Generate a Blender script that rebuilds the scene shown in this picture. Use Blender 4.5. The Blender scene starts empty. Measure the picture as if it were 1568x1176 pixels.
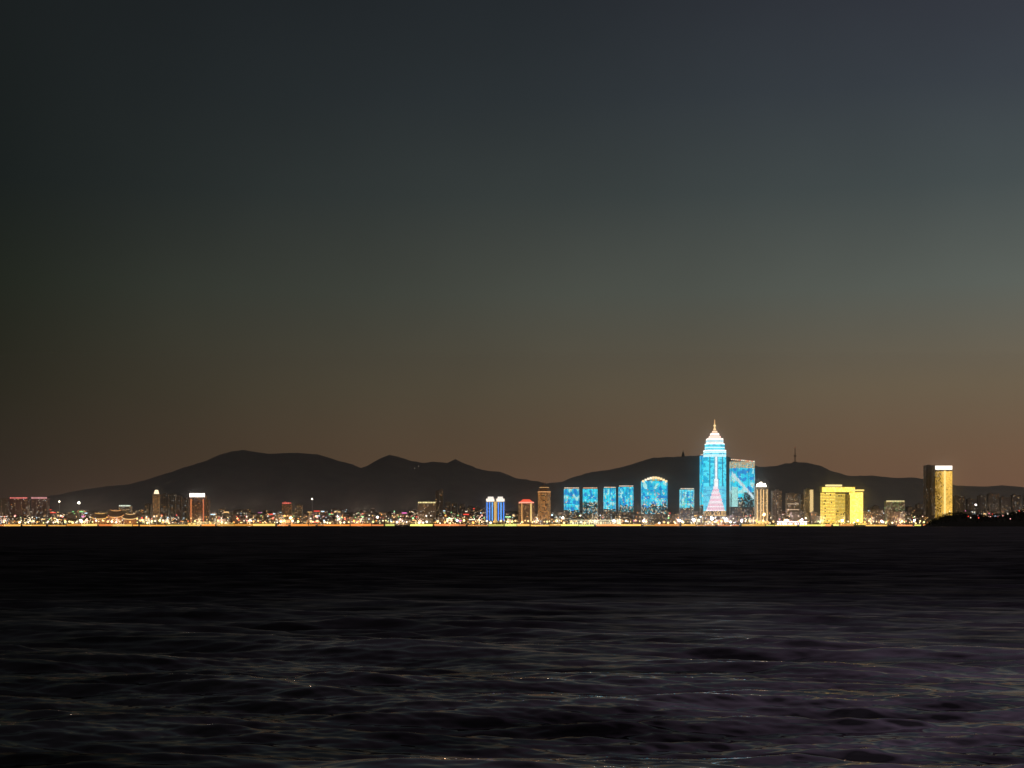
import bpy, math, random
import numpy as np
from mathutils import Vector, noise
random.seed(7); np.random.seed(7)
scene = bpy.context.scene

# ------------------------------------------------------------------ helpers
def s2l(c):
    out=[]
    for v in c:
        v=v/255.0
        out.append(v/12.92 if v<=0.04045 else ((v+0.055)/1.055)**2.4)
    return tuple(out)
U=2178.0           # survey unit: 1/2178 rad of bearing / elevation from the ferry
EYE=6.0
SHORE=4356.0
def east(px,d): return (px-784.0)*d/U
def up(py,d):   return EYE+(803.0-py)*d/U
def scl(c,k): return (c[0]*k,c[1]*k,c[2]*k)
def mixc(a,b,t): return tuple(a[i]*(1-t)+b[i]*t for i in range(3))

# ------------------------------------------------------------------ materials
def new_mat(name):
    m=bpy.data.materials.new(name); m.use_nodes=True
    nt=m.node_tree; nt.nodes.clear()
    out=nt.nodes.new('ShaderNodeOutputMaterial')
    return m,nt,out
def wall_material():
    m,nt,out=new_mat('painted_concrete')
    a=nt.nodes.new('ShaderNodeAttribute'); a.attribute_name='Col'
    tc=nt.nodes.new('ShaderNodeTexCoord')
    n=nt.nodes.new('ShaderNodeTexNoise'); n.inputs['Scale'].default_value=0.08; n.inputs['Detail'].default_value=6
    nt.links.new(tc.outputs['Object'],n.inputs['Vector'])
    r=nt.nodes.new('ShaderNodeMapRange'); r.inputs['To Min'].default_value=0.55; r.inputs['To Max'].default_value=1.35
    nt.links.new(n.outputs['Fac'],r.inputs['Value'])
    v=nt.nodes.new('ShaderNodeVectorMath'); v.operation='SCALE'
    nt.links.new(a.outputs['Color'],v.inputs[0]); nt.links.new(r.outputs[0],v.inputs['Scale'])
    p=nt.nodes.new('ShaderNodeBsdfPrincipled'); p.inputs['Roughness'].default_value=0.75
    nt.links.new(v.outputs[0],p.inputs['Base Color'])
    nt.links.new(p.outputs[0],out.inputs[0])
    return m
def emit_material(name,sampling='AUTO',k=1.0):
    m,nt,out=new_mat(name)
    a=nt.nodes.new('ShaderNodeAttribute'); a.attribute_name='Col'
    e=nt.nodes.new('ShaderNodeEmission'); e.inputs['Strength'].default_value=k
    nt.links.new(a.outputs['Color'],e.inputs['Color'])
    nt.links.new(e.outputs[0],out.inputs[0])
    try: m.cycles.emission_sampling=sampling
    except Exception: pass
    return m
def glass_material():
    m,nt,out=new_mat('window_glass')
    p=nt.nodes.new('ShaderNodeBsdfPrincipled'); p.inputs['Base Color'].default_value=(0.06,0.06,0.065,1)
    p.inputs['Roughness'].default_value=0.3
    nt.links.new(p.outputs[0],out.inputs[0])
    return m
WALL=wall_material(); LED=emit_material('led_facade','AUTO'); WIN=emit_material('lit_window','NONE'); GLASS=glass_material()
MATS=[WALL,LED,WIN,GLASS]
W_,L_,N_,G_=0,1,2,3

class MB:
    def __init__(s): s.v=[];s.f=[];s.c=[];s.m=[]
    def face(s,pts,col,mat=0):
        i=len(s.v); s.v.extend(pts); s.f.append(tuple(range(i,i+len(pts)))); s.c.append(col); s.m.append(mat)
    def box(s,x0,x1,y0,y1,z0,z1,col,mat=0):
        A=[(x0,y0),(x1,y0),(x1,y1),(x0,y1)]
        s.prism(A,z0,z1,col,mat)
    def prism(s,P,z0,z1,col,mat=0,P2=None,cap=True):
        P2=P2 or P; n=len(P)
        for i in range(n):
            a=P[i];b=P[(i+1)%n];c=P2[(i+1)%n];d=P2[i]
            s.face([(a[0],a[1],z0),(b[0],b[1],z0),(c[0],c[1],z1),(d[0],d[1],z1)],col,mat)
        if cap: s.face([(p[0],p[1],z1) for p in P2],col,mat)
    def ball(s,c,r,col,mat=1,n=6):
        rows=[]
        for k in range(1,n//2+1):
            th=math.pi*k/(n//2+1)
            rows.append([(c[0]+r*math.sin(th)*math.cos(2*math.pi*j/n),c[1]+r*math.sin(th)*math.sin(2*math.pi*j/n),c[2]+r*math.cos(th)) for j in range(n)])
        t=(c[0],c[1],c[2]+r); b=(c[0],c[1],c[2]-r)
        for j in range(n):
            s.face([t,rows[0][j],rows[0][(j+1)%n]],col,mat)
            for k in range(len(rows)-1):
                s.face([rows[k][j],rows[k+1][j],rows[k+1][(j+1)%n],rows[k][(j+1)%n]],col,mat)
            s.face([b,rows[-1][(j+1)%n],rows[-1][j]],col,mat)
    def grid(s,A,B,z0,z1,cw,fh,fw,ff,fn,off=0.2):
        """windows / LED panels on a wall running A->B (outward normal to the right of A->B)"""
        dx,dy=B[0]-A[0],B[1]-A[1]; Ln=math.hypot(dx,dy)
        if Ln<1: return
        dx/=Ln;dy/=Ln; nx,ny=dy,-dx
        ni=max(1,int(round(Ln/cw))); nj=max(1,int(round((z1-z0)/fh)))
        w=Ln/ni;h=(z1-z0)/nj
        for j in range(nj):
            za=z0+h*(j+0.5-ff/2); zb=z0+h*(j+0.5+ff/2)
            for i in range(ni):
                r=fn((i+0.5)/ni,(j+0.5)/nj,i,j)
                if r is None: continue
                col,mat=r
                a=w*(i+0.5-fw/2); b=w*(i+0.5+fw/2)
                s.face([(A[0]+dx*a+nx*off,A[1]+dy*a+ny*off,za),(A[0]+dx*b+nx*off,A[1]+dy*b+ny*off,za),
                        (A[0]+dx*b+nx*off,A[1]+dy*b+ny*off,zb),(A[0]+dx*a+nx*off,A[1]+dy*a+ny*off,zb)],col,mat)
    def walls(s,P,z0,z1,cw,fh,fw,ff,fn,off=0.2,skipback=True):
        n=len(P)
        for i in range(n):
            a=P[i];b=P[(i+1)%n]
            ny=-(b[0]-a[0])
            if skipback and ny>1e-3 : continue
            s.grid(a,b,z0,z1,cw,fh,fw,ff,fn,off)
    def build(s,name,mats=None,origin=None):
        v=np.array(s.v,dtype=np.float64)
        if origin is None:
            origin=((v[:,0].min()+v[:,0].max())/2,(v[:,1].min()+v[:,1].max())/2,v[:,2].min())
        v-=np.array(origin)
        me=bpy.data.meshes.new(name)
        me.from_pydata(v.tolist(),[],s.f)
        for m in (mats or MATS): me.materials.append(m)
        me.polygons.foreach_set('material_index',s.m)
        at=me.color_attributes.new(name='Col',type='FLOAT_COLOR',domain='CORNER')
        ln=[len(f) for f in s.f]
        cc=np.repeat(np.array([(c[0],c[1],c[2],1.0) for c in s.c],dtype=np.float32),ln,axis=0)
        at.data.foreach_set('color',cc.ravel())
        ob=bpy.data.objects.new(name,me); ob.location=origin
        scene.collection.objects.link(ob)
        return ob

WARM=(1.0,0.62,0.24); AMB=(1.0,0.40,0.09); WHT=(1.0,0.88,0.68); COOL=(0.62,0.85,1.0); RED=(1.0,0.08,0.05); GRN=(0.35,0.9,0.35)
def rwin(): return random.choice([WARM,WARM,WARM,WHT,WHT,AMB,COOL])
def rect(x0,x1,y0,y1): return [(x0,y0),(x1,y0),(x1,y1),(x0,y1)]
def chamf(x0,x1,y0,y1,c):
    return [(x0+c,y0),(x1-c,y0),(x1,y0+c),(x1,y1-c),(x1-c,y1),(x0+c,y1),(x0,y1-c),(x0,y0+c)]

def land_z(x,y):
    return 3.5+max(0.0,y-4480.0)*0.026+ (4*noise.noise(Vector((x*0.002,y*0.003,0))) if y>4600 else 0)

# ------------------------------------------------------------------ sky
world=bpy.data.worlds.new("World"); scene.world=world; world.use_nodes=True
nt=world.node_tree; nt.nodes.clear()
N=nt.nodes.new; Lk=nt.links.new
wo=N('ShaderNodeOutputWorld')
tc=N('ShaderNodeTexCoord'); sp=N('ShaderNodeSeparateXYZ'); Lk(tc.outputs['Generated'],sp.inputs[0])
def mth(op,a,b=None,clamp=False):
    n=N('ShaderNodeMath'); n.operation=op; n.use_clamp=clamp
    for i,q in enumerate((a,b)):
        if q is None: continue
        if isinstance(q,(int,float)): n.inputs[i].default_value=q
        else: Lk(q,n.inputs[i])
    return n.outputs[0]
x,y,z=sp.outputs[0],sp.outputs[1],sp.outputs[2]
hyp=mth('SQRT',mth('ADD',mth('MULTIPLY',x,x),mth('MULTIPLY',y,y)))
tan_el=mth('DIVIDE',z,mth('MAXIMUM',hyp,0.001))
fac=mth('DIVIDE',tan_el,0.369*4.0,True)
az=mth('ARCTAN2',x,y)
def ramp(stops,inp):
    r=N('ShaderNodeValToRGB'); cr=r.color_ramp
    cr.interpolation='LINEAR'
    while len(cr.elements)<len(stops): cr.elements.new(0.5)
    for e,(p,c) in zip(cr.elements,stops):
        e.position=p/4.0; e.color=(*s2l(c),1)
    Lk(inp,r.inputs[0]); return r.outputs[0]
Lr=ramp([(0,(58,46,40)),(.066,(54,44,37)),(.128,(49,42,34)),(.253,(42,40,31)),(.44,(34,38,31)),(.626,(27,32,31)),(1,(26,30,31)),(1.5,(18,18,20)),(4,(10,10,11))],fac)
Cr=ramp([(0,(102,77,62)),(.066,(97,74,58)),(.128,(91,73,56)),(.253,(84,76,61)),(.44,(70,73,66)),(.626,(54,60,59)),(.813,(44,50,53)),(1,(37,42,46)),(1.3,(38,35,40)),(2.0,(30,27,32)),(4,(16,15,18))],fac)
Rr=ramp([(0,(113,80,63)),(.128,(112,87,67)),(.253,(109,96,77)),(.44,(91,96,90)),(.626,(70,78,79)),(.813,(58,64,71)),(1,(52,55,64)),(1.25,(72,64,76)),(2.0,(60,53,64)),(4,(26,24,28))],fac)
def mixcol(f,a,b):
    m=N('ShaderNodeMix'); m.data_type='RGBA'; m.clamp_factor=True
    Lk(f,m.inputs[0]); Lk(a,m.inputs[6]); Lk(b,m.inputs[7]); return m.outputs[2]
f1=mth('DIVIDE',mth('ADD',az,0.346),0.346,True)
f2=mth('DIVIDE',az,0.346,True)
c1=mixcol(f1,Lr,Cr); c2=mixcol(f2,c1,Rr)
nz=N('ShaderNodeTexNoise'); nz.inputs['Scale'].default_value=7; nz.inputs['Detail'].default_value=3
Lk(tc.outputs['Generated'],nz.inputs['Vector'])
mr=N('ShaderNodeMapRange'); mr.inputs['To Min'].default_value=0.88; mr.inputs['To Max'].default_value=1.12
Lk(nz.outputs['Fac'],mr.inputs['Value'])
vs=N('ShaderNodeVectorMath'); vs.operation='SCALE'; Lk(c2,vs.inputs[0]); Lk(mr.outputs[0],vs.inputs['Scale'])
bg=N('ShaderNodeBackground'); Lk(vs.outputs[0],bg.inputs['Color']); bg.inputs['Strength'].default_value=1.0
sk=N('ShaderNodeTexSky'); sk.sky_type='NISHITA'; sk.sun_disc=False
sk.sun_elevation=math.radians(-4); sk.sun_rotation=math.radians(50)
bg2=N('ShaderNodeBackground'); Lk(sk.outputs[0],bg2.inputs['Color']); bg2.inputs['Strength'].default_value=0.0008
ad=N('ShaderNodeAddShader'); Lk(bg.outputs[0],ad.inputs[0]); Lk(bg2.outputs[0],ad.inputs[1])
Lk(ad.outputs[0],wo.inputs[0])

# weak sun added from behind the camera to lift facades and hills
sd=bpy.data.lights.new('fill_sun','SUN'); sd.energy=0.06; sd.angle=math.radians(12); sd.color=(1,0.85,0.72)
so=bpy.data.objects.new('fill_sun',sd); so.rotation_euler=(math.radians(62),0,math.radians(35)); scene.collection.objects.link(so)

# ------------------------------------------------------------------ sea
def build_sea():
    rs=[1.5,3,5,7,9,11]
    d=12.0
    while d<20000:
        rs.append(d)
        st=max(0.10,0.36*d*d/(EYE*1422))
        if d<30: st=0.25
        st=min(st,d*0.05)
        d+=st
    rs=np.array(rs)
    dense=np.radians(np.linspace(-24,24,960))
    side=np.radians(np.linspace(26,334,70))
    an=np.concatenate([dense,side])
    R,A=np.meshgrid(rs,an,indexing='ij')
    X=R*np.sin(A); Y=R*np.cos(A)
    step=np.gradient(rs)[:,None]
    step=np.maximum(step,R*np.radians(48)/960*1.0)
    Z=np.zeros_like(X); var=np.zeros_like(X)
    rng=np.random.RandomState(11)
    nW=160
    lam=np.exp(rng.uniform(math.log(0.38),math.log(20),nW))
    gust=0.95+0.35*np.sin(X*0.045+1.3*np.sin(Y*0.021)+0.7)*np.sin(Y*0.031+1.1*np.sin(X*0.023))+0.28*np.sin(X*0.21+Y*0.07)*np.sin(Y*0.13-X*0.05)
    for l in lam:
        k=2*math.pi/l
        th=rng.normal(0,math.radians(19 if l>1 else 27))+math.radians(6)
        ph=rng.uniform(0,2*math.pi)
        slope=0.0135*(1.6 if 0.9<l<4.5 else (1.25 if l<=0.9 else 0.85))
        a=slope/k
        at=np.clip((l/(1.6*step)-1)/0.8,0,1)
        p=k*(X*math.sin(th)+Y*math.cos(th))+ph+0.9*np.sin(X*0.22/l**0.5+ph)
        s=np.sin(p)
        Z+=a*at*gust*(s+0.25*np.cos(2*p))
        var+=0.5*slope**2*(1-at**2)
    Z[R>4000]=0
    rough=np.clip((2*var+0.00001)**0.25,0,0.6)
    nr,na=X.shape
    V=np.stack([X,Y,Z],-1).reshape(-1,3)
    i=np.arange(nr-1)[:,None]*na; j=np.arange(na)[None,:]; j2=(j+1)%na
    F=np.stack([i+j,i+na+j,i+na+j2,i+j2],-1).reshape(-1,4)[:,::-1]
    me=bpy.data.meshes.new('sea')
    nF=len(F)
    me.vertices.add(len(V)); me.vertices.foreach_set('co',V.ravel())
    me.loops.add(nF*4); me.loops.foreach_set('vertex_index',F.ravel().astype(np.int32))
    me.polygons.add(nF); me.polygons.foreach_set('loop_start',np.arange(nF,dtype=np.int32)*4)
    me.polygons.foreach_set('use_smooth',np.ones(nF,dtype=bool))
    me.update(calc_edges=True); me.validate()
    at=me.attributes.new('rough','FLOAT','POINT'); at.data.foreach_set('value',rough.ravel().astype(np.float32))
    ob=bpy.data.objects.new('sea',me); scene.collection.objects.link(ob)
    m,nt,out=new_mat('sea_water')
    NN=nt.nodes.new; LL=nt.links.new
    a=NN('ShaderNodeAttribute'); a.attribute_name='rough'
    g=NN('ShaderNodeBsdfGlossy'); g.inputs['Color'].default_value=(1.0,0.91,0.96,1)
    LL(a.outputs['Fac'],g.inputs['Roughness'])
    df=NN('ShaderNodeBsdfDiffuse'); df.inputs['Color'].default_value=(0.005,0.005,0.006,1)
    fr=NN('ShaderNodeFresnel'); fr.inputs['IOR'].default_value=6.0
    # rough (wave-averaged) water never reaches the grazing reflectance of a flat mirror
    mr=NN('ShaderNodeMapRange'); mr.inputs['From Min'].default_value=0.20; mr.inputs['From Max'].default_value=0.435
    mr.inputs['To Min'].default_value=1.0; mr.inputs['To Max'].default_value=0.15
    mr.interpolation_type='SMOOTHSTEP'
    LL(a.outputs['Fac'],mr.inputs['Value'])
    mn=NN('ShaderNodeMath'); mn.operation='MULTIPLY'
    LL(fr.outputs[0],mn.inputs[0]); LL(mr.outputs[0],mn.inputs[1])
    tcn=NN('ShaderNodeTexCoord')
    def patch(sx,sy,det,rg,lo,hi):
        mp2=NN('ShaderNodeMapping'); mp2.inputs['Scale'].default_value=(sx,sy,1); mp2.inputs['Rotation'].default_value=(0,0,0.05)
        LL(tcn.outputs['Object'],mp2.inputs[0])
        n2_=NN('ShaderNodeTexNoise'); n2_.inputs['Scale'].default_value=1.0; n2_.inputs['Detail'].default_value=det; n2_.inputs['Roughness'].default_value=rg
        LL(mp2.outputs[0],n2_.inputs['Vector'])
        r2=NN('ShaderNodeMapRange'); r2.inputs['From Min'].default_value=0.34; r2.inputs['From Max'].default_value=0.66
        r2.inputs['To Min'].default_value=lo; r2.inputs['To Max'].default_value=hi
        LL(n2_.outputs['Fac'],r2.inputs['Value']); return r2.outputs[0]
    ml=NN('ShaderNodeMath'); ml.operation='MULTIPLY'
    LL(mn.outputs[0],ml.inputs[0]); LL(patch(0.09,0.20,6,0.68,0.40,1.80),ml.inputs[1])
    ml2=NN('ShaderNodeMath'); ml2.operation='MULTIPLY'; ml2.use_clamp=True
    LL(ml.outputs[0],ml2.inputs[0]); LL(patch(0.012,0.016,4,0.6,0.75,1.25),ml2.inputs[1])
    mx=NN('ShaderNodeMixShader')
    LL(ml2.outputs[0],mx.inputs[0]); LL(df.outputs[0],mx.inputs[1]); LL(g.outputs[0],mx.inputs[2])
    LL(mx.outputs[0],out.inputs[0])
    me.materials.append(m)
build_sea()

# added haze slab off the waterfront; scatters city light to imitate lens bloom
def haze_glow():
    b=MB(); b.box(-2600,2600,4190,4345,1.5,520,(1,1,1))
    b.face([(-2600,4190,1.5),(-2600,4345,1.5),(2600,4345,1.5),(2600,4190,1.5)],(1,1,1))
    m,nt,out=new_mat('bloom_volume')
    v=nt.nodes.new('ShaderNodeVolumeScatter'); v.inputs['Density'].default_value=0.0007
    v.inputs['Anisotropy'].default_value=0.94; v.inputs['Color'].default_value=(1,1,1,1)
    nt.links.new(v.outputs[0],out.inputs['Volume'])
    b.build('bloom_haze',[m])
haze_glow()

# ------------------------------------------------------------------ terrain
def terrain_mat(name,col,haze_glow):
    m,nt,out=new_mat(name)
    tcn=nt.nodes.new('ShaderNodeTexCoord')
    n=nt.nodes.new('ShaderNodeTexNoise'); n.inputs['Scale'].default_value=0.012; n.inputs['Detail'].default_value=8
    nt.links.new(tcn.outputs['Object'],n.inputs['Vector'])
    mx=nt.nodes.new('ShaderNodeMix'); mx.data_type='RGBA'
    mx.inputs[6].default_value=(*scl(col,0.5),1); mx.inputs[7].default_value=(*scl(col,1.5),1)
    nt.links.new(n.outputs['Fac'],mx.inputs[0])
    p=nt.nodes.new('ShaderNodeBsdfPrincipled'); p.inputs['Roughness'].default_value=0.95
    p.inputs['Specular IOR Level'].default_value=0.05
    nt.links.new(mx.outputs[2],p.inputs['Base Color'])
    # painted haze: the slopes glow faintly by emission, less with height
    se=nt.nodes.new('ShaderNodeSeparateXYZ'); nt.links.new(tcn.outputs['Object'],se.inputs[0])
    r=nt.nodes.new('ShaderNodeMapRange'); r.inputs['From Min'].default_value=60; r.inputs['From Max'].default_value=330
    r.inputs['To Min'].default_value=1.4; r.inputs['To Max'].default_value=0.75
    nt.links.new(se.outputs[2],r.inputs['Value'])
    p.inputs['Emission Color'].default_value=(*haze_glow,1)
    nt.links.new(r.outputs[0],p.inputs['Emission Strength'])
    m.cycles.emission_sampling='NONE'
    nt.links.new(p.outputs[0],out.inputs[0]); return m
def heightfield(name,xs,ys,fn,mat):
    V=[(x,y,fn(x,y)) for y in ys for x in xs]
    nx=len(xs); F=[(j*nx+i,j*nx+i+1,(j+1)*nx+i+1,(j+1)*nx+i) for j in range(len(ys)-1) for i in range(nx-1)]
    me=bpy.data.meshes.new(name); me.from_pydata(V,[],F); me.materials.append(mat)
    me.polygons.foreach_set('use_smooth',[True]*len(F))
    ob=bpy.data.objects.new(name,me); scene.collection.objects.link(ob); return ob
GROUND=terrain_mat('city_ground',(0.05,0.045,0.04),(0,0,0))
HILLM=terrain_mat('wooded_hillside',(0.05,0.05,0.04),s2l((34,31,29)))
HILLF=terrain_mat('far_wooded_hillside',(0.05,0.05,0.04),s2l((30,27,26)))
heightfield('ground',np.linspace(-3600,3600,90),[4362,4420,4480,4600]+list(np.linspace(4700,9800,30)),lambda x,y: land_z(x,min(y,6200)),GROUND)

def hill(name,prof,yr,wid,mat,x0,x1):
    bx=np.array([p[0] for p in prof]); by=np.array([p[1] for p in prof])
    def f(x,y):
        px=784+x*U/yr
        H=(803-np.interp(px,bx,by))*yr/U+EYE
        t=(y-yr)/wid
        p=math.exp(-2.2*t*t)
        nn=noise.fractal(Vector((x*0.0022,y*0.0022,yr)),1.0,2.0,5)
        side=abs(t)
        return H*p+ nn*60*min(1,side*1.6)*p + (noise.noise(Vector((x*0.02,y*0.02,3)))*3.5+noise.noise(Vector((x*0.06,y*0.02,9)))*2.5)*p
    ys=[yr+wid*t for t in (-1.6,-1.3,-1.05,-0.85,-0.7,-0.55,-0.42,-0.3,-0.2,-0.12,-0.06,0,0.1,0.3,0.6,1.0,1.5)]
    heightfield(name,np.linspace(x0,x1,520),ys,f,mat)
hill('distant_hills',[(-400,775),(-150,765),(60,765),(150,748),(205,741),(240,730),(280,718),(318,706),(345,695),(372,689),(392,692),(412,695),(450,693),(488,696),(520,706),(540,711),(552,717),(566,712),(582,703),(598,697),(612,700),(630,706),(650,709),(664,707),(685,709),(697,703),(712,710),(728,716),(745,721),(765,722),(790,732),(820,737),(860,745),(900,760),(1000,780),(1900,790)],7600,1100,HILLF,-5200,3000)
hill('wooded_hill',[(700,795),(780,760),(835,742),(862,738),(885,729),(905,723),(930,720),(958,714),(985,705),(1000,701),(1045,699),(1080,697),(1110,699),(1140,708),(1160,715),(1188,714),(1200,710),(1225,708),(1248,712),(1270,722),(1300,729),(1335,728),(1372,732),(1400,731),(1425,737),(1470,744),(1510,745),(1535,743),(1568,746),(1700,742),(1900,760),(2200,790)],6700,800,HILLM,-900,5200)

# hill-top structures
def hilltop_pagoda():
    b=MB(); d=6690; X=east(1046,d); z=up(702,d); c=(0.10,0.09,0.08)
    for k,(w,h) in enumerate([(16,9),(13,8),(10,7),(7,6)]):
        b.prism(chamf(X-w/2,X+w/2,d-w/2,d+w/2,w*0.25),z,z+h*0.75,c)
        b.prism(chamf(X-w/2-2,X+w/2+2,d-w/2-2,d+w/2+2,w*0.25),z+h*0.75,z+h,c,P2=chamf(X-w/2+1,X+w/2-1,d-w/2+1,d+w/2-1,w*0.2))
        z+=h
    b.prism(rect(X-1,X+1,d-1,d+1),z,z+7,c)
    b.build('hilltop_pagoda')
def mast():
    b=MB(); d=6690; X=east(1217.5,d); z=up(709,d); top=up(685,d); c=(0.12,0.10,0.09)
    n=8
    for k in range(n):
        w0=5.0*(1-k/n)+1.2; w1=5.0*(1-(k+1)/n)+1.2
        za=z+(top-z)*k/n; zb=z+(top-z)*(k+1)/n
        for sx in(-1,1):
            for sy in(-1,1):
                b.prism(rect(X+sx*w0/2-.5,X+sx*w0/2+.5,d+sy*w0/2-.5,d+sy*w0/2+.5),za,zb,c,P2=rect(X+sx*w1/2-.5,X+sx*w1/2+.5,d+sy*w1/2-.5,d+sy*w1/2+.5))
        b.box(X-w0/2,X+w0/2,d-w0/2,d+w0/2,za,za+0.8,c)
    b.box(X-6,X+6,d-6,d+6,z+(top-z)*0.42,z+(top-z)*0.48,c)
    b.box(X-11,X+11,d-8,d+8,z-6,z+5,c)
    b.ball((X,d,top),1.6,scl(RED,0.5),N_)
    b.build('radio_mast')
hilltop_pagoda(); mast()
def hill_lamps():
    b=MB()
    for px,py,d in ((413,696,7560),(417,696,7560),(630,718,7300),(635,717,7300),(641,714,7320)):
        X=east(px,d); z=up(py,d)
        b.prism(rect(X-.4,X+.4,d-.4,d+.4),z-16,z-1.5,(0.3,0.3,0.3)); b.ball((X,d,z),1.6,(.5,.42,.32),N_)
    b.build('hill_road_lamps')
hill_lamps()

# ------------------------------------------------------------------ buildings
def winfn(p,k=1.3,pal=None,glass=True):
    def f(u,v,i,j):
        if random.random()<p:
            c=random.choice(pal) if pal else rwin()
            return scl(c,k*random.uniform(0.35,1.0)),N_
        return ((0,0,0),G_) if glass else None
    return f
def roof_bits(b,x0,x1,y0,y1,z,col):
    b.box(x0-.4,x1+.4,y0-.4,y0+.6,z,z+1.4,col); b.box(x0-.4,x0+.6,y0+.7,y1,z,z+1.4,col); b.box(x1-.6,x1+.4,y0+.7,y1,z,z+1.4,col)
    w=x1-x0
    a=x0+w*random.uniform(.2,.4)
    b.box(a,a+w*.35,y0+5,y1-4,z,z+random.uniform(3,6),scl(col,.9))
def plain(name,x0,x1,top,d,thick=26,col=(0.22,0.19,0.17),p=0.12,k=1.3,pal=None,crown=None,extra=None,base=None,fh=3.4,cw=3.6,fw=.55,ff=.5):
    b=MB(); X0,X1=east(x0,d),east(x1,d); Z1=up(top,d); Z0=land_z(0,d)-2 if base is None else base
    P=rect(X0,X1,d,d+thick)
    b.prism(P,Z0,Z1,col)
    b.walls(P,Z0+6,Z1-2,cw,fh,fw,ff,winfn(p,k,pal))
    for t in (0.0,0.33,0.67,1.0):
        xx=X0+(X1-X0)*t; b.box(xx-.5,xx+.5,d-.9,d-.003,Z0,Z1,scl(col,1.2))
    b.box(X0-5,X1+5,d-7,d-1.0,Z0,Z0+9,scl(col,.9))
    b.grid((X0-5,d-7),(X1+5,d-7),Z0+2,Z0+8,4,6,.7,.5,winfn(.45,1.2,[WARM,WHT,AMB]))
    roof_bits(b,X0,X1,d,d+thick,Z1,col)
    if crown:
        cc,h,kk=crown
        n=max(3,int((X1-X0)/5))
        for i in range(n):
            a=X0+(X1-X0)*(i+.12)/n; e=X0+(X1-X0)*(i+.88)/n
            b.box(a,e,d-1.6,d-1.0,Z1-h*.45+1,Z1+h*.55+1,scl(cc,kk*random.uniform(.8,1.2)),L_)
        b.box(X0,X1,d-.95,d-.5,Z1+1.45,Z1+h*.6+1,col)
    if extra: extra(b,X0,X1,Z0,Z1,d,thick)
    return b.build(name)

# ---- LED content functions: (u,v) over facade -> colour
CY=(0.02,0.54,0.88); CY2=(0.06,0.96,1.2); BL=(0.02,0.22,0.80); TEAL=(0.02,0.42,0.46)
def n2(u,v,s,seed): return noise.noise(Vector((u*s,v*s*1.6,seed*7.3)))
def led_city(seed,low=0.0,k=1.0,gold=0.12,edge=None):
    def f(u,v,i,j):
        a=n2(u,v,2.0,seed); b_=n2(u,v,4.5,seed+2)
        c=mixc(CY,CY2,max(0,min(1,.5+a*2.0)))
        if b_>0.22: c=mixc(c,BL,.8)
        if b_<-0.28: c=(0.55,1.05,1.05)
        if random.random()<gold*(1.0-v)**1.5: c=random.choice([(0.9,0.75,0.25),(0.3,0.8,0.35),(0.95,0.95,0.8),(1.,.4,.15)])
        if v<low*(1+.6*n2(u,0,3,seed+5)):
            if random.random()<.55: return ((0,0,0),G_)
            c=scl(random.choice([WARM,CY,WHT,TEAL]),.8)
        return scl(c,k*random.uniform(.94,1.06)),L_
    return f
def led_block(name,x0,x1,top,bot,d,thick=28,seed=1,low=.12,gold=.1,k=1.0,P=None,crown=None,fn=None):
    b=MB(); X0,X1=east(x0,d),east(x1,d); Z1=up(top,d); Zb=up(bot,d); Z0=land_z(0,d)-2
    col=(0.12,0.12,0.13)
    c=3.0
    P=chamf(X0,X1,d,d+thick,c)
    b.prism(P,Z0,Z1,col)
    b.walls(P,Zb,Z1-1.5,2.6,3.6,.96,.80,fn or led_city(seed,low,k,gold),.25)
    if Zb-Z0>8: b.walls(P,Z0+4,Zb-1,3.6,3.6,.6,.5,winfn(.25,1.1),.25)
    b.box(X0-6,X1+6,d-9,d-.5,Z0,Z0+11,scl(col,1.2))
    b.grid((X0-6,d-9),(X1+6,d-9),Z0+3,Z0+10,4,3.5,.7,.5,winfn(.4,1.2,[WARM,WHT,AMB]))
    for t in (.0,.25,.5,.75,1.):
        xx=X0+c+(X1-X0-2*c)*t; b.box(xx-.3,xx+.3,d-.8,d-.3,Z0,Z1,(0.05,0.05,0.06))
    if crown=='line':
        n=7
        for i in range(n):
            a=X0+(X1-X0)*i/n; e=X0+(X1-X0)*(i+.9)/n
            b.box(a,e,d-.6,d+.4,Z1+.5,Z1+2.8,random.choice([(1.1,.9,.75),(1.1,.55,.3),(1.1,.8,.5)]),L_)
    if crown=='arch':
        n=10; h=(X1-X0)*.17
        prev=None
        for i in range(n+1):
            t=i/n; xx=X0+(X1-X0)*t; zz=Z1+h*math.sin(math.pi*t)
            if prev:
                b.face([(prev[0],d,Z1),(xx,d,Z1),(xx,d,zz),(prev[0],d,prev[1])],col)
                b.face([(prev[0],d,prev[1]),(xx,d,zz),(xx,d+thick,zz),(prev[0],d+thick,prev[1])],col)
                b.box(prev[0]+.3,xx-.3,d-.8,d-.2,(prev[1]+zz)/2-7.5,(prev[1]+zz)/2-.5,random.choice([(1.3,.95,.5),(1.2,.5,.25),(1.3,1.1,.8)]),L_)
                if zz-Z1>6: b.box(prev[0]+.3,xx-.3,d-.8,d-.2,Z1+.5,(prev[1]+zz)/2-9,random.choice([(.2,.8,.9),(.9,.75,.3),(.1,.5,.8)]),L_)
            prev=(xx,zz)
    if crown=='slope':
        b.face([(X0,d,Z1),(X1,d,Z1),(X1,d,Z1+.1),(X0,d,Z1+7)],col)
        b.face([(X0,d,Z1+7),(X1,d,Z1+.1),(X1,d+thick,Z1+.1),(X0,d+thick,Z1+7)],col)
        n=12
        for i in range(n):
            t=(i+.5)/n; zz=Z1+7*(1-t); xx=X0+(X1-X0)*t
            b.box(xx-2.2,xx+2.2,d-.8,d-.3,zz-3.2,zz+.4,random.choice([(1.1,.35,.2),(1.2,.8,.5),(1.2,1.1,.9)]),L_)
    if crown is None: roof_bits(b,X0+4,X1-4,d+3,d+thick-3,Z1,col)
    return b.build(name)

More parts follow.
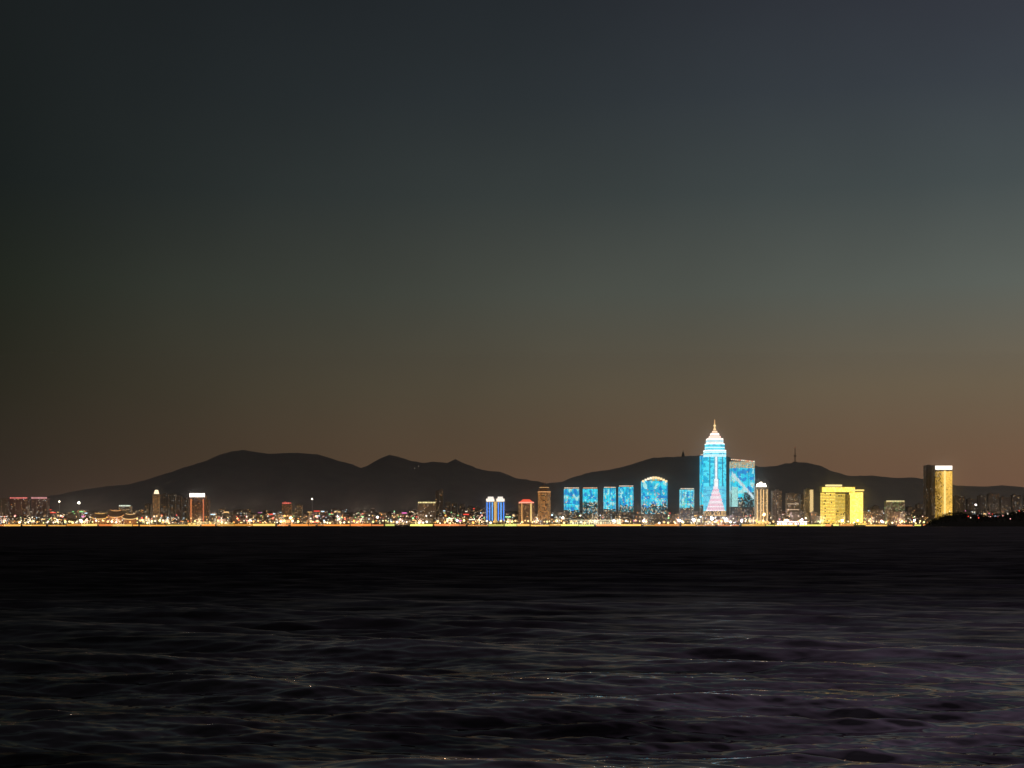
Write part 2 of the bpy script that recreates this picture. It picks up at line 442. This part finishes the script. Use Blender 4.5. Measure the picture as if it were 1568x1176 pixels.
led_block('office_tower',864,887,748,786,4450,seed=3,crown='line')
led_block('office_tower',893,915,748,787,4450,seed=5,low=.45,crown='line')
led_block('office_tower',925,943,747,783,4460,seed=8,low=.12,crown='line')
led_block('office_tower',948,970,745,784,4460,seed=11,low=.25,crown='line',gold=.2)
led_block('arched_roof_hotel',983,1022,736,787,4470,seed=14,low=.3,crown='arch',gold=.25,thick=34)
led_block('office_tower',1042,1063,749,781,4480,seed=17,low=.15,crown='line',gold=.2)
led_block('slab_tower',1073,1086,697,778,4620,seed=21,low=.05,crown='line',gold=.05)
def wedge():
    base=led_city(25,.2,1.0,.08)
    def fn(u,v,i,j):
        if v>.86: return scl(random.choice([(.9,.55,.25),(.25,.7,.75),(.9,.8,.5)]),random.uniform(.6,1)),L_
        if .0<(v-.15)-(1-u)*.55<.09: return (.75,.95,1.),L_
        if u<.3 and v<.45: return scl((.5,.95,.9),random.uniform(.8,1.1)),L_
        if u>.55 and v<.32:
            return (((0,0,0),G_) if random.random()<.6 else (scl((.1,.35,.4),1),L_))
        return base(u,v,i,j)
    led_block('slab_tower',1119,1156,706,776,4600,crown='slope',fn=fn)
wedge()

def skyscraper():
    b=MB(); d=4500; cx=east(1096.5,d); s=d/U; col=(0.12,0.12,0.13); cy=d+31
    Z=lambda py: up(py,d)
    def oct_(hw):
        hw*=s
        return chamf(cx-hw,cx+hw,cy-hw,cy+hw,hw*.35)
    b.prism(rect(cx-24*s,cx+22*s,d-14,d+80),1,Z(790),(0.2,0.18,0.16))
    b.grid((cx-24*s,d-14),(cx+22*s,d-14),5,Z(791),4,4,.7,.5,winfn(.5,1.2,[WARM,WHT,AMB]))
    levels=[(790,16.0,15.6,690),(690,14.0,13.4,680),(680,12.2,11.2,672)]
    def content(u,v,i,j,pyv,hw):
        X=(u*2-1)*hw
        py=pyv
        r=random.uniform(.94,1.12)
        base=mixc(CY2,(0.2,1.0,1.2),.5+.5*n2(u,v,3,2))
        if n2(u,py*.03,6,9)>.18: base=CY
        if py>783: return ((0,0,0),G_) if random.random()<.4 else (scl(WARM,.8),N_)
        if py>744:   # sail graphic
            half=3.0+(py-744)*.29
            if abs(X+.5)<half:
                k=int(py/3.6)%2
                return scl((1.15,1.0,1.06) if k else (1.05,.68,.8),r*1.05),L_
            return scl(mixc(base,(0.2,.6,.9),.4),r),L_
        if 700<py<=744:
            half=1.6+max(0,(py-728))*.12
            if abs(X)<half: return scl((1.2,1.2,1.2),r*1.05),L_
            if abs(X)<half+1.5: return scl((.2,.55,.75),r),L_
            if 9<abs(X)<10.8: return scl((.05,.25,.4),r),L_
            return scl(base,r),L_
        if py<=680: return scl((1.2,1.1,1.0) if j%2 else (.5,1.,1.15),r*1.1),L_
        if py<=700:
            if int(py/3.3)%2: return scl((.75,1.1,1.15),r*1.15),L_
            return scl(base,r),L_
        return scl(base,r),L_
    for (pb,h0,h1,pt) in levels:
        P=oct_(h0); P2=oct_(h1)
        b.prism(P,Z(pb),Z(pt),col,P2=P2)
        fh=1.9*s; nj=max(1,int(round((pb-pt)/1.9)))
        for j in range(nj):
            pa=pb+(pt-pb)*j/nj; pc=pb+(pt-pb)*(j+1)/nj
            hw=h0+(h1-h0)*(j+.5)/nj
            Q=oct_(max(h0,h1))
            for a,e in zip(Q,Q[1:]+Q[:1]):
                ny=-(e[0]-a[0])
                if ny>1e-3: continue
                def fn(u,v,i,jj,a=a,e=e,pa=pa,pc=pc,j=j):
                    xm=(a[0]+(e[0]-a[0])*u-cx)/s
                    return content(xm/hw/2+.5,j/nj,i,j,(pa+pc)/2,hw)
                b.grid(a,e,Z(pa),Z(pc),3.0,fh*2,.95,.80,fn,.3)
    for py,h in ((690,16.2),(680,14.2),(672,12.0)):
        b.prism(oct_(h),Z(py),Z(py)+2.4,(1.8,1.6,1.45),L_)
    tiers=[(671,9.0,8.4,667),(667,7.0,6.0,662.5),(662.5,4.4,3.4,659),(659,2.4,1.5,655)]
    for k,(pb,h0,h1,pt) in enumerate(tiers):
        b.prism(oct_(h0),Z(pb),Z(pt),[(1.4,.95,.8),(1.7,1.5,1.3),(1.3,.9,.6),(1.2,.8,.42)][k],L_,P2=oct_(h1))
        b.prism(oct_(h0+.7),Z(pb)-1.5,Z(pb)+1.5,(.2,.15,.12))
    b.prism(oct_(1.2),Z(655),Z(648),(1.1,.75,.35),L_,P2=oct_(.8))
    b.prism(oct_(1.8),Z(651.5),Z(650),(1.3,1.0,.5),L_)
    b.prism(oct_(.65),Z(648),Z(641.5),(1.,.55,.22),L_,P2=oct_(.35))
    b.build('skyscraper')
skyscraper()

def pale(b,X0,X1,Z0,Z1,d,t):
    cx=(X0+X1)/2
    for xx in (X0+3,cx-4,cx+4,X1-3):
        b.box(xx-1.4,xx+1.4,d-1.6,d-1.0,Z0+8,Z1-8,(1.1,.72,.32),L_)
    b.prism(chamf(X0+3,X1-3,d+3,d+t-3,6),Z1+1.5,Z1+12,(5,4.5,3.8),L_,P2=chamf(X0+6,X1-6,d+6,d+t-6,4))
    b.box(X0-2,X1+2,d-9,d-7.2,Z0+1,Z0+14,(1.4,.8,.25),L_)
plain('residential_tower',1158,1176,746,4440,30,(0.5,0.42,0.32),.4,1.2,[WARM,WHT],extra=pale)
plain('apartment_tower',1183,1197,752,4520,24,(0.42,0.34,0.30),.16,1.2)
plain('apartment_tower',1205,1223,756,4500,24,(0.38,0.32,0.28),.22,1.3,extra=lambda b,X0,X1,Z0,Z1,d,t: [b.box(X0,X1,d-1.6,d-1.0,Z0+q,Z0+q+1.4,(1.,.75,.5),L_) for q in (14,32,50,68)])
plain('apartment_tower',1226,1236,757,4560,24,(0.34,0.28,0.24),.2,1.2)
def warmstrip(b,X0,X1,Z0,Z1,d,t):
    b.box(X1-12,X1-2,d-1.5,d-1.0,Z0+6,Z1,(.85,.6,.26),L_)
plain('apartment_tower',1233,1246,750,4480,24,(0.42,0.36,0.26),.35,1.2,[WARM],extra=warmstrip)

def golden_hotel():
    b=MB(); d=4420; s=d/U; col=(0.45,0.34,0.10); Z0=2
    E=lambda p: east(p,d); Zt=lambda p: up(p,d)
    G1=(1.3,.90,.16)
    def gold(k,p=1.0):
        def f(u,v,i,j):
            if random.random()<p: return scl(random.choice([G1,(1.25,.82,.11),(1.35,1.0,.24)]),k*random.uniform(.9,1.1)),L_
            return ((0,0,0),G_)
        return f
    P=rect(E(1259.5),E(1279),d,d+30); b.prism(P,Z0,Zt(748),col); b.walls(P,Z0+9,Zt(752),3.4,4.8,.95,.66,gold(1.1,.97))
    P=rect(E(1279)+.01,E(1303)-.01,d+12,d+30); b.prism(P,Z0,Zt(757),scl(col,.6)); b.walls(P,Z0+9,Zt(758),3.4,4.2,.7,.5,gold(.2,.35))
    b.box(E(1279)+.5,E(1295),d+6,d+11.9,Z0,Zt(755),col); b.grid((E(1279)+.5,d+6),(E(1295),d+6),Z0+8,Zt(756),3.4,4.4,.95,.66,gold(.7,.93))
    P=rect(E(1304),E(1321.5),d,d+30); b.prism(P,Z0,Zt(752),col); b.walls(P,Z0+10,Zt(754),3.0,3.6,.99,.97,gold(1.5,1))
    P=rect(E(1258.5),E(1309),d-1.2,d+28); b.prism(P,Zt(754),Zt(745),col)
    b.grid((E(1258.5),d-1.2),(E(1309),d-1.2),Zt(753.5),Zt(746),3.4,4,.98,.94,gold(1.3,1))
    b.box(E(1266),E(1290),d+4,d+20,Zt(745),Zt(742),(1.2,.95,.4),L_)
    b.box(E(1303),E(1323),d-2,d+28,Zt(752)+.01,Zt(749.5),(1.25,.9,.25),L_)
    b.box(E(1256),E(1325),d-14,d-2,Z0,Z0+9,scl(col,.8)); b.grid((E(1256),d-14),(E(1325),d-14),Z0+1,Z0+8,3,7,.8,.7,gold(1.2,.85))
    b.build('floodlit_hotel')
golden_hotel()
plain('office_building',1334,1352,781,4470,22,(0.25,0.2,0.17),.25)
plain('office_building',1357,1385,768,4470,24,(0.4,0.34,0.26),.3,1.2,[WARM,WHT,GRN],crown=((1.,.85,.4),4,1.0))
plain('slab_tower',1418,1431,713,4700,30,(0.34,0.28,0.26),.06,.8)
def goldtower(b,X0,X1,Z0,Z1,d,t):
    w=X1-X0
    b.box(X0,X1,d-1.8,d-1.0,Z1-9,Z1+4,(1.8,1.6,1.4),L_)
    def f(u,v,i,j):
        g=(.42+.7*min(1,max(0,(u-.2)/.35)))
        if random.random()<.6+.35*g: return scl((1.2,.70,.12),g*random.uniform(.7,1.15)*(0.8+.45*abs(v-.5))),L_
        if random.random()<.3: return scl(WARM,.8),N_
        return None
    b.grid((X0,d-1),(X1,d-1),Z0+10,Z1-14,3,3.6,.98,.86,f,.5)
    b.box(X0+w*.50,X0+w*.62,d-2.2,d-1.9,Z0+30,Z1-12,(1.3,.9,.3),L_)
plain('office_tower',1432,1458,715,4640,40,(0.40,0.28,0.14),.12,1.,extra=goldtower)

# left side towers
plain('office_building',-14,10,764,4560,26,(0.3,0.25,0.22),.1)
plain('office_building',15,42,763,4600,26,(0.4,0.25,0.23),.1,crown=((1.,.25,.22),4,.9))
plain('office_building',48,72,763,4600,26,(0.38,0.25,0.25),.1,crown=((1.,.45,.45),5,.7))
plain('apartment_building',182,200,775,4500,20,(0.30,0.26,0.2),.35,1.2,crown=((.9,1.,.8),4,1.1))
def lantern(b,X0,X1,Z0,Z1,d,t):
    b.prism(chamf(X0+2,X1-2,d+2,d+t-2,2),Z1+1.5,Z1+14,(1.6,1.25,.8),L_,P2=chamf(X0+5,X1-5,d+5,d+t-5,1))
plain('slim_tower',234,243,757,4480,18,(0.34,0.25,0.18),.4,1.1,[WARM,AMB],extra=lantern)
for a,e,t,dd in ((222,230,772,4560),(247,257,757,4620),(259,268,757,4640),(270,277,760,4600),(279,288,764,4590)):
    plain('apartment_tower',a,e,t,dd,20,(0.26,0.22,0.2),.12,1.0)
def redstrips(b,X0,X1,Z0,Z1,d,t):
    b.box(X0+4,X0+6.5,d-1.6,d-1,Z0+10,Z1-10,(1.,.3,.1),L_)
    b.box(X1-6.5,X1-4,d-1.6,d-1,Z0+10,Z1-10,(.8,.22,.1),L_)
    b.box(X0-2,X1+2,d-9,d-7.5,Z0+3,Z0+9,(1.2,.75,.2),L_)
plain('hotel_tower',290,314,759,4440,28,(0.2,0.12,0.1),.14,.9,[AMB,WARM],crown=((1.,.9,.8),12,2.4),extra=redstrips)
plain('apartment_tower',314,320,766,4470,22,(0.2,0.14,0.12),.15)
plain('office_building',432,446,771,4620,20,(0.22,0.13,0.1),.2,1.2,[AMB],crown=((1,.2,.15),4,.9))
plain('office_building',452,462,774,4700,20,(0.2,0.16,0.13),.2)
plain('office_building',640,667,770,4470,24,(0.3,0.25,0.2),.12,1.0,crown=((1.,.85,.4),4,1.1))
plain('apartment_tower',667,672,752,4560,16,(0.26,0.22,0.2),.12)
plain('apartment_tower',673,678,750,4570,16,(0.26,0.22,0.2),.12)
for a,t in ((682,769),(692,771),(704,773),(716,776),(727,777)):
    plain('apartment_tower',a,a+8,t,4700,18,(0.2,0.17,0.15),.14,1.0)
def bluestripes(b,X0,X1,Z0,Z1,d,t):
    w=X1-X0
    for q in (.06,.2,.34,.66,.8,.94):
        b.box(X0+w*q-1.7,X0+w*q+1.7,d-1.8,d-1.0,Z0+16,Z1-8,random.choice([(.08,.35,1.2),(.15,.55,1.2)]),L_)
    b.box(X0+w*.43,X0+w*.57,d-1.5,d-1.0,Z0+10,Z1-6,(.75,.45,.12),L_)
    for q in (0.02,.56): b.box(X0+w*q,X0+w*(q+.42),d-2,d+8,Z1-6,Z1+3,(1.4,1.2,.95),L_)
    b.box(X0+w*.1,X0+w*.4,d+1,d+12,Z1+3.1,Z1+9,(1.1,1.,.9),L_); b.box(X0+w*.62,X0+w*.9,d+1,d+12,Z1+3.1,Z1+9,(1.1,1.,.9),L_)
plain('twin_crown_hotel',744,773,765,4430,30,(0.2,0.18,0.2),.12,1.,extra=bluestripes)
def redcrown(b,X0,X1,Z0,Z1,d,t):
    b.box(X0+1,X1-1,d-2,d+6,Z1-3,Z1+1,(1.4,.5,.35),L_)
    b.prism(rect(X0+5,X1-5,d+1,d+16),Z1+1.6,Z1+9,(1.1,.12,.06),L_,P2=rect(X0+14,X1-14,d+6,d+11))
    b.box(X1-12,X1-8,d-1.6,d-1,Z0+14,Z1-4,(1.1,.8,.3),L_); b.box(X0+9,X0+12,d-1.6,d-1,Z0+14,Z1-4,(.9,.45,.15),L_)
plain('red_crown_hotel',794,818,769,4440,26,(0.3,0.2,0.14),.25,.9,[WARM,AMB],extra=redcrown)
def domed():
    b=MB(); d=4450; s=d/U; cx=east(833.5,d); cy=d+18; col=(0.36,0.21,0.12)
    P=lambda hw: chamf(cx-hw*s,cx+hw*s,cy-hw*s,cy+hw*s,hw*s*.5)
    b.prism(P(9.5),2,up(753,d),col); b.walls(P(9.5),10,up(754,d),3.6,3.8,.6,.5,winfn(.75,1.1,[AMB,(1.,.5,.15),(.9,.5,.2)]))
    hs=[(753,9.5),(749,8.6),(746,6.8),(744,4.4),(742.5,1.5)]
    for (a,h0),(c,h1) in zip(hs,hs[1:]):
        b.prism(P(h0),up(a,d)+.02,up(c,d),col,P2=P(h1))
    b.prism(P(9.9),up(753.6,d),up(752.6,d),(1.,.5,.2),L_); b.prism(P(7.2),up(746.6,d),up(745.9,d),(.9,.5,.2),L_)
    b.prism(P(.5),up(742.5,d),up(738,d),(.5,.3,.2))
    b.box(cx-12*s,cx+12*s,d-10,d-1,2,12,col)
    b.build('domed_tower')
domed()

def arcade(name,x0,x1,d,h,col,k,n):
    b=MB(); X0,X1=east(x0,d),east(x1,d)
    b.box(X0,X1,d+4,d+24,2,h,(0.35,0.32,0.28))
    b.box(X0-1,X1+1,d,d+24,h+.01,h+2.2,(0.4,0.36,0.3))
    for i in range(n+1):
        xx=X0+(X1-X0)*i/n; b.box(xx-.8,xx+.8,d+.2,d+2,2,h,(0.5,0.47,0.42))
        if i<n: 
            e=xx+(X1-X0)/n
            b.face([(xx+1.3,d+3.7,3.6),(e-1.3,d+3.7,3.6),(e-1.3,d+3.7,h-3),(xx+1.3,d+3.7,h-3)],scl(col,k*random.uniform(.5,1.2)),L_)
    b.box(X0,X1,d-.6,d-.1,h+.4,h+1.8,scl(col,k*1.1),L_)
    return b.build(name)
arcade('arcade_hall',872,951,4400,18,(1.,.93,.62),1.2,22)
arcade('arcade_hall',1080,1106,4400,13,(1.,.7,.4),.8,8)
arcade('ferry_hall',1190,1236,4395,13,(1.,.82,.85),4.0,12)
arcade('arcade_hall',300,350,4395,12,(1.,.75,.3),1.0,12)
arcade('market_hall',590,640,4420,10,(1.,.6,.25),.5,12)

def pavilion(name,x0,x1,d,ztop,kcol=(1.2,.65,.18),red=False):
    b=MB(); X0,X1=east(x0,d),east(x1,d); w=X1-X0; z0=4; ze=z0+(ztop-z0)*.5; dp=w*.4
    b.box(X0+w*.12,X1-w*.12,d+dp*.2,d+dp*.8,z0-2,ze,(0.3,0.08,0.05))
    b.face([(X0+w*.14,d+dp*.2-.3,z0),(X1-w*.14,d+dp*.2-.3,z0),(X1-w*.14,d+dp*.2-.3,ze-1),(X0+w*.14,d+dp*.2-.3,ze-1)],(1.3,.6,.2) if red else (.35,.13,.04),L_)
    for i in range(7):
        xx=X0+w*(.1+.8*i/6); b.box(xx-.5,xx+.5,d+1,d+2,z0-2,ze,(0.4,0.1,0.06))
    n=12; fr=[];rg=[]
    for i in range(n+1):
        t=i/n; lift=(abs(t-.5)*2)**3*(ztop-ze)*.35
        fr.append((X0+w*t,d,ze+lift)); rg.append((X0+w*(.2+.6*t),d+dp/2,ztop-(ztop-ze)*.15+lift*.4))
    for i in range(n):
        b.face([fr[i],fr[i+1],rg[i+1],rg[i]],(0.12,0.09,0.06))
        bk=[(p[0],d+dp,p[2]) for p in (fr[i],fr[i+1])]
        b.face([bk[1],bk[0],rg[i],rg[i+1]],(0.12,0.09,0.06))
        for L,th in ((fr,1.1),(rg,.9)):
            a,e=L[i],L[i+1]
            b.face([(a[0],a[1]-.4,a[2]-th),(e[0],e[1]-.4,e[2]-th),(e[0],e[1]-.4,e[2]+th),(a[0],a[1]-.4,a[2]+th)],kcol,L_)
    b.face([fr[0],rg[0],(X0,d+dp,fr[0][2])],(0.12,0.09,0.06)); b.face([fr[-1],(X1,d+dp,fr[-1][2]),rg[-1]],(0.12,0.09,0.06))
    b.build(name)
pavilion('temple_pavilion',138,166,4420,42)
pavilion('temple_pavilion',162,190,4440,52,(1.1,.5,.15))
pavilion('temple_pavilion',186,211,4420,40,(1.2,.75,.3))
pavilion('temple_pavilion',427,451,4430,34,(1.2,.5,.2),True)

# ---- mass of low distant blocks
def cityblocks():
    b=MB()
    for _ in range(1400):
        d=random.choice([random.uniform(4430,4700),random.uniform(4600,5200),random.uniform(5000,6000)])
        px=random.uniform(-120,1700) if random.random()<.75 else random.uniform(-60,760)
        if 1425<px and d<4700: continue
        X=east(px,d); w=random.uniform(14,44); t=random.uniform(12,22)
        z0=land_z(X,d)-2; h=random.choice([10,14,18,18,22,26,34]) 
        if px>1180 : h*=1.25
        if d>5000: h*=.9
        g=random.uniform(.14,.4); col=(g,g*random.uniform(.78,.9),g*random.uniform(.65,.8))
        b.box(X,X+w,d,d+t,z0,z0+h,col)
        if random.random()<.5: b.box(X+w*.3,X+w*.6,d+3,d+t-3,z0+h,z0+h+3,col)
        if random.random()<.35:
            b.prism(rect(X-.5,X+w+.5,d-.5,d+t+.5),z0+h+.02,z0+h+5,scl(col,.5),P2=rect(X+3,X+w-3,d+t/2-.5,d+t/2+.5))
        p=random.choice([.04,.06,.1,.16,.24])
        pal=random.choice([[WARM,WHT],[WARM,AMB],[WHT,COOL],[WARM,WARM,AMB,WHT]])
        b.grid((X,d),(X+w,d),z0+3,z0+h,3.8,3.3,.62,.55,winfn(p,2.1*(d/4600),pal,False))
        if random.random()<.09:
            cc=random.choice([RED,RED,WARM,GRN,COOL,WHT,(1.,.2,.6)])
            b.box(X+2,X+w*.6,d-.8,d-.3,z0+h+.3,z0+h+3.5,scl(cc,1.4),N_)
    for px0,px1,tp in ((1462,1478,760),(1482,1495,764),(1499,1510,759),(1514,1530,756),(1533,1548,761),(1550,1564,758),(1570,1590,757),(1390,1402,776),(1404,1414,772),(1338,1346,775)):
        d=5500; X0,X1=east(px0,d),east(px1,d); z0=land_z(X0,d)-3; z1=up(tp,d)
        g=random.uniform(.22,.36)
        b.box(X0,X1,d,d+24,z0,z1,(g,g*.8,g*.72)); b.grid((X0,d),(X1,d),z0+4,z1,4,3.6,.6,.5,winfn(.08,.7,None,False))
        b.box(X0+6,X0+14,d+4,d+16,z1,z1+5,(.25,.2,.18))
    b.build('distant_city_buildings')
cityblocks()

# ------------------------------------------------------------------ waterfront
def seawall():
    b=MB(); 
    b.box(-3600,3600,SHORE,SHORE+8,-1.5,3.6,(0.22,0.2,0.17))
    b.box(-3600,3600,SHORE+.2,SHORE+.6,3.604,4.7,(0.3,0.28,0.24))
    x=-3600
    while x<3600:
        L=random.uniform(14,80); px=784+x/2
        on=.98 if px<560 else (.65 if px<740 else .93)
        if px>1425: on=.0
        if random.random()<on:
            if px<560: c=random.choice([(1.,.42,.07),(1.,.5,.1),(1.,.34,.06),(1.,.6,.14),(.95,.28,.06)]); k=random.choice([.8,1.,1.2,1.4])
            else: c=random.choice([(1.,.55,.12),(1.,.68,.18),(.85,.75,.16),(1.,.42,.11),(1.,.33,.10),(.75,.75,.18)]); k=random.choice([.8,1.1,1.4,1.7])
            z=0.8+random.uniform(0,1.0)
            b.box(x,x+L,SHORE-.5,SHORE-.05,z,z+random.uniform(2.8,6.5),scl(c,k),L_)
        x+=L+random.uniform(0,8)
    b.build('seawall')
seawall()

def lamps(name,items):
    b=MB()
    for X,Y,zb,h,r,c in items:
        b.prism([(X-.18,Y-.18),(X+.18,Y-.18),(X+.18,Y+.18),(X-.18,Y+.18)],zb,zb+h,(0.3,0.3,0.3))
        b.box(X-1.2,X+1.2,Y-.12,Y+.12,zb+h,zb+h+.2,(0.3,0.3,0.3))
        b.ball((X,Y,zb+h+.2+r),r,c,L_ if r>1.6 else N_)
    b.build(name)
it=[]
x=-3300
while x<3300:
    px=784+x/2
    x+=random.uniform(5,14)
    if px>1425: continue
    c=random.choice([WARM,WARM,(1.,.75,.3),AMB,WHT,(.9,.85,.3),(1.,.85,.5)])
    r=random.choice([.9,1.1,1.4,1.9,2.4,3.0,3.6])
    it.append((x,SHORE+random.uniform(6,40),3.5,random.uniform(3,12),r,scl(c,random.uniform(1.4,3.4))))
lamps('promenade_lamps',it)
it=[]
for _ in range(2500):
    d=4400+abs(random.gauss(0,1))*650; px=random.uniform(-60,1430) if random.random()<.52 else random.uniform(-20,760)
    if d>6000: continue
    X=east(px,d); c=random.choice([WARM,WARM,AMB,WHT,WHT,COOL,RED,GRN,(1.,.3,.25)])
    it.append((X,d,land_z(X,d),random.uniform(6,28 if d<4700 else 14),random.choice([.9,1.1,1.4,1.6,1.9,2.8])*d/4700,scl(c,random.uniform(1.,3.2))))
lamps('street_lamps',it)
# mast floodlights with clustered heads; strongest ones added to put glints on the water
for px,py,r,c,kk in ((91,768,3.6,WHT,3),(121,770,5.4,(1.,.92,.75),9),(124,797,5.0,WHT,9),(196,778,4,(.9,1.,.8),3),(240,790,3,WARM,1),(478,764,3.2,WHT,3),(508,786,3,RED,1),(437,769,2.5,RED,1),
                  (578,792,4,WHT,5),(656,768,2.5,WARM,1),(700,797,4,COOL,4),(862,793,4,WHT,14),(1165,740,5,WHT,8),(1494,773,4.4,(1.,.9,.85),3),(1170,788,5,WARM,12),(30,800,4,WARM,8),(445,793,5,(1.,.8,.3),9),(1290,797,4,WARM,60),(548,799,3,AMB,2),(604,783,2.5,GRN,1),(1350,798,4,(1.,.55,.5),60),(986,797,3.4,(1.,.6,.75),40),
                  (940,797,3.0,(.7,.85,1.),40),(1040,797,3.2,(.95,.75,1.),90),(1062,796,3.6,(.9,.85,1.),140),(1090,794,4.2,(.85,.92,1.),280),(1112,796,4.0,(.95,.9,1.),260),(1136,797,3.6,(1.,.75,.92),170),(1205,797,3.6,(1.,.75,.85),130),(1228,796,3.4,(1.,.68,.78),100),(1400,797,3.2,(1.,.7,.7),70)):
    d=4372 if kk>=30 else (4405 if py>785 else 4640)
    b=MB(); X=east(px,d); Z=up(py,d); zb=land_z(X,d)
    b.prism(rect(X-.5,X+.5,d-.5,d+.5),zb,Z-r,(0.3,0.3,0.3)); b.box(X-r*.9,X+r*.9,d-.3,d+.3,Z-r-.5,Z-r,(0.3,0.3,0.3))
    for q in range(9):
        a=q*.698+random.uniform(-.2,.2); rr=r*random.uniform(.35,.85)
        b.ball((X+rr*math.cos(a),d-1,Z+rr*.8*math.sin(a)),r*random.uniform(.2,.34)*(.6 if kk>=30 else 1),scl(c,min(kk,6)*random.uniform(.9,1.8)),L_,6)
    b.ball((X,d-1,Z),r*.5,scl(c,2.2*kk),L_,8)
    b.build('flood_glint_mast')
# light cast by the waterfront lamps, plus a rear row added to brighten facades
for i in range(34):
    X=-1650+i*86+random.uniform(-20,20)
    if 784+X/2>1430: continue
    ld=bpy.data.lights.new('lamp_glow','POINT'); ld.energy=45000; ld.color=random.choice([(1,.66,.36),(1,.78,.5),(1,.6,.4)]); ld.shadow_soft_size=4
    lo=bpy.data.objects.new('lamp_glow',ld); lo.location=(X,4372,18); scene.collection.objects.link(lo)
for i in range(24):
    ld=bpy.data.lights.new('facade_fill','POINT'); ld.energy=50000; ld.color=(1,.72,.5); ld.shadow_soft_size=5
    lo=bpy.data.objects.new('facade_fill',ld); lo.location=(-1850+i*165+random.uniform(-50,50),random.uniform(4760,4980),38); scene.collection.objects.link(lo)

# ------------------------------------------------------------------ headland with trees (right)
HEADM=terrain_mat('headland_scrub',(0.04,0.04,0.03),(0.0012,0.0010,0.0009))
def head_z(x,y):
    px=784+x*U/y
    if px<1410: return -2.0
    t=(px-1410)
    h=np.interp(t,[0,10,24,42,60,90,130,160,600],[0,8,20,34,36,29,33,44,50])
    q=(y-4020)/220.0
    s=max(0,min(1,q))**.6
    return -1.5+h*s+noise.noise(Vector((x*.02,y*.02,1)))*2.2*s
heightfield('headland',np.linspace(1080,3400,170),np.linspace(4000,4400,26),head_z,HEADM)
def leafmat():
    m,nt,out=new_mat('dark_foliage')
    a=nt.nodes.new('ShaderNodeAttribute'); a.attribute_name='Col'
    p=nt.nodes.new('ShaderNodeBsdfPrincipled'); p.inputs['Roughness'].default_value=.9
    nt.links.new(a.outputs['Color'],p.inputs['Base Color']); nt.links.new(p.outputs[0],out.inputs[0]); return m
LEAF=leafmat()
def trees(name,pts):
    b=MB()
    for X,Y,z,h in pts:
        b.prism([(X-.4,Y-.3),(X+.4,Y-.3),(X,Y+.4)],z-1,z+h*.5,(.05,.04,.03),0,P2=[(X-.15,Y-.1),(X+.15,Y-.1),(X,Y+.15)])
        r=h*.42
        for _ in range(46):
            th=random.uniform(0,6.28); ph=random.uniform(-1,1); rr=r*random.uniform(.45,1.08)*(1+.25*math.sin(3*th+X))
            q=math.sqrt(max(0,1-ph*ph))
            c=(X+rr*q*math.cos(th),Y+rr*q*math.sin(th),z+h*.62+rr*ph*.85)
            s=random.uniform(.7,1.5)
            g=random.uniform(.02,.07)
            o=[(c[0]+random.uniform(-s,s),c[1]+random.uniform(-s,s),c[2]+random.uniform(-s,s)) for _ in range(3)]
            b.face(o,(g,g*1.1,g*.6),0)
    b.build(name,[LEAF])
pts=[]
for _ in range(700):
    y_=random.uniform(4060,4330); px=random.uniform(1418,1640); X=east(px,y_); z=head_z(X,y_)
    if z>2: pts.append((X,y_,z-.5,random.uniform(5,12)))
trees('headland_trees',pts)
pts=[]
for _ in range(650):
    d=random.choice([random.uniform(4376,4392),random.uniform(4400,4620)]); X=east(random.uniform(-30,1430),d)
    pts.append((X,d,land_z(X,d),random.uniform(5,9)))
trees('waterfront_trees',pts)
it=[]
for _ in range(44):
    y_=random.uniform(4060,4280); px=random.uniform(1448,1620); X=east(px,y_); z=head_z(X,y_)
    it.append((X,y_-6,z,random.uniform(6,13),random.choice([.8,1.1,1.6]),scl(random.choice([RED,RED,(1.,.4,.35),WHT,WARM,(1.,.3,.5)]),random.uniform(.8,1.8))))
lamps('headland_lamps',it)

# ------------------------------------------------------------------ camera
cd=bpy.data.cameras.new('camera'); cam=bpy.data.objects.new('camera',cd); scene.collection.objects.link(cam)
cam.location=(0,0,EYE); cam.rotation_euler=(math.radians(90),0,0)
cd.lens=50; cd.sensor_width=36; cd.shift_y=215/1568; cd.clip_start=0.5; cd.clip_end=40000
scene.camera=cam
scene.view_settings.view_transform='Standard'; scene.view_settings.look='None'; scene.view_settings.exposure=0
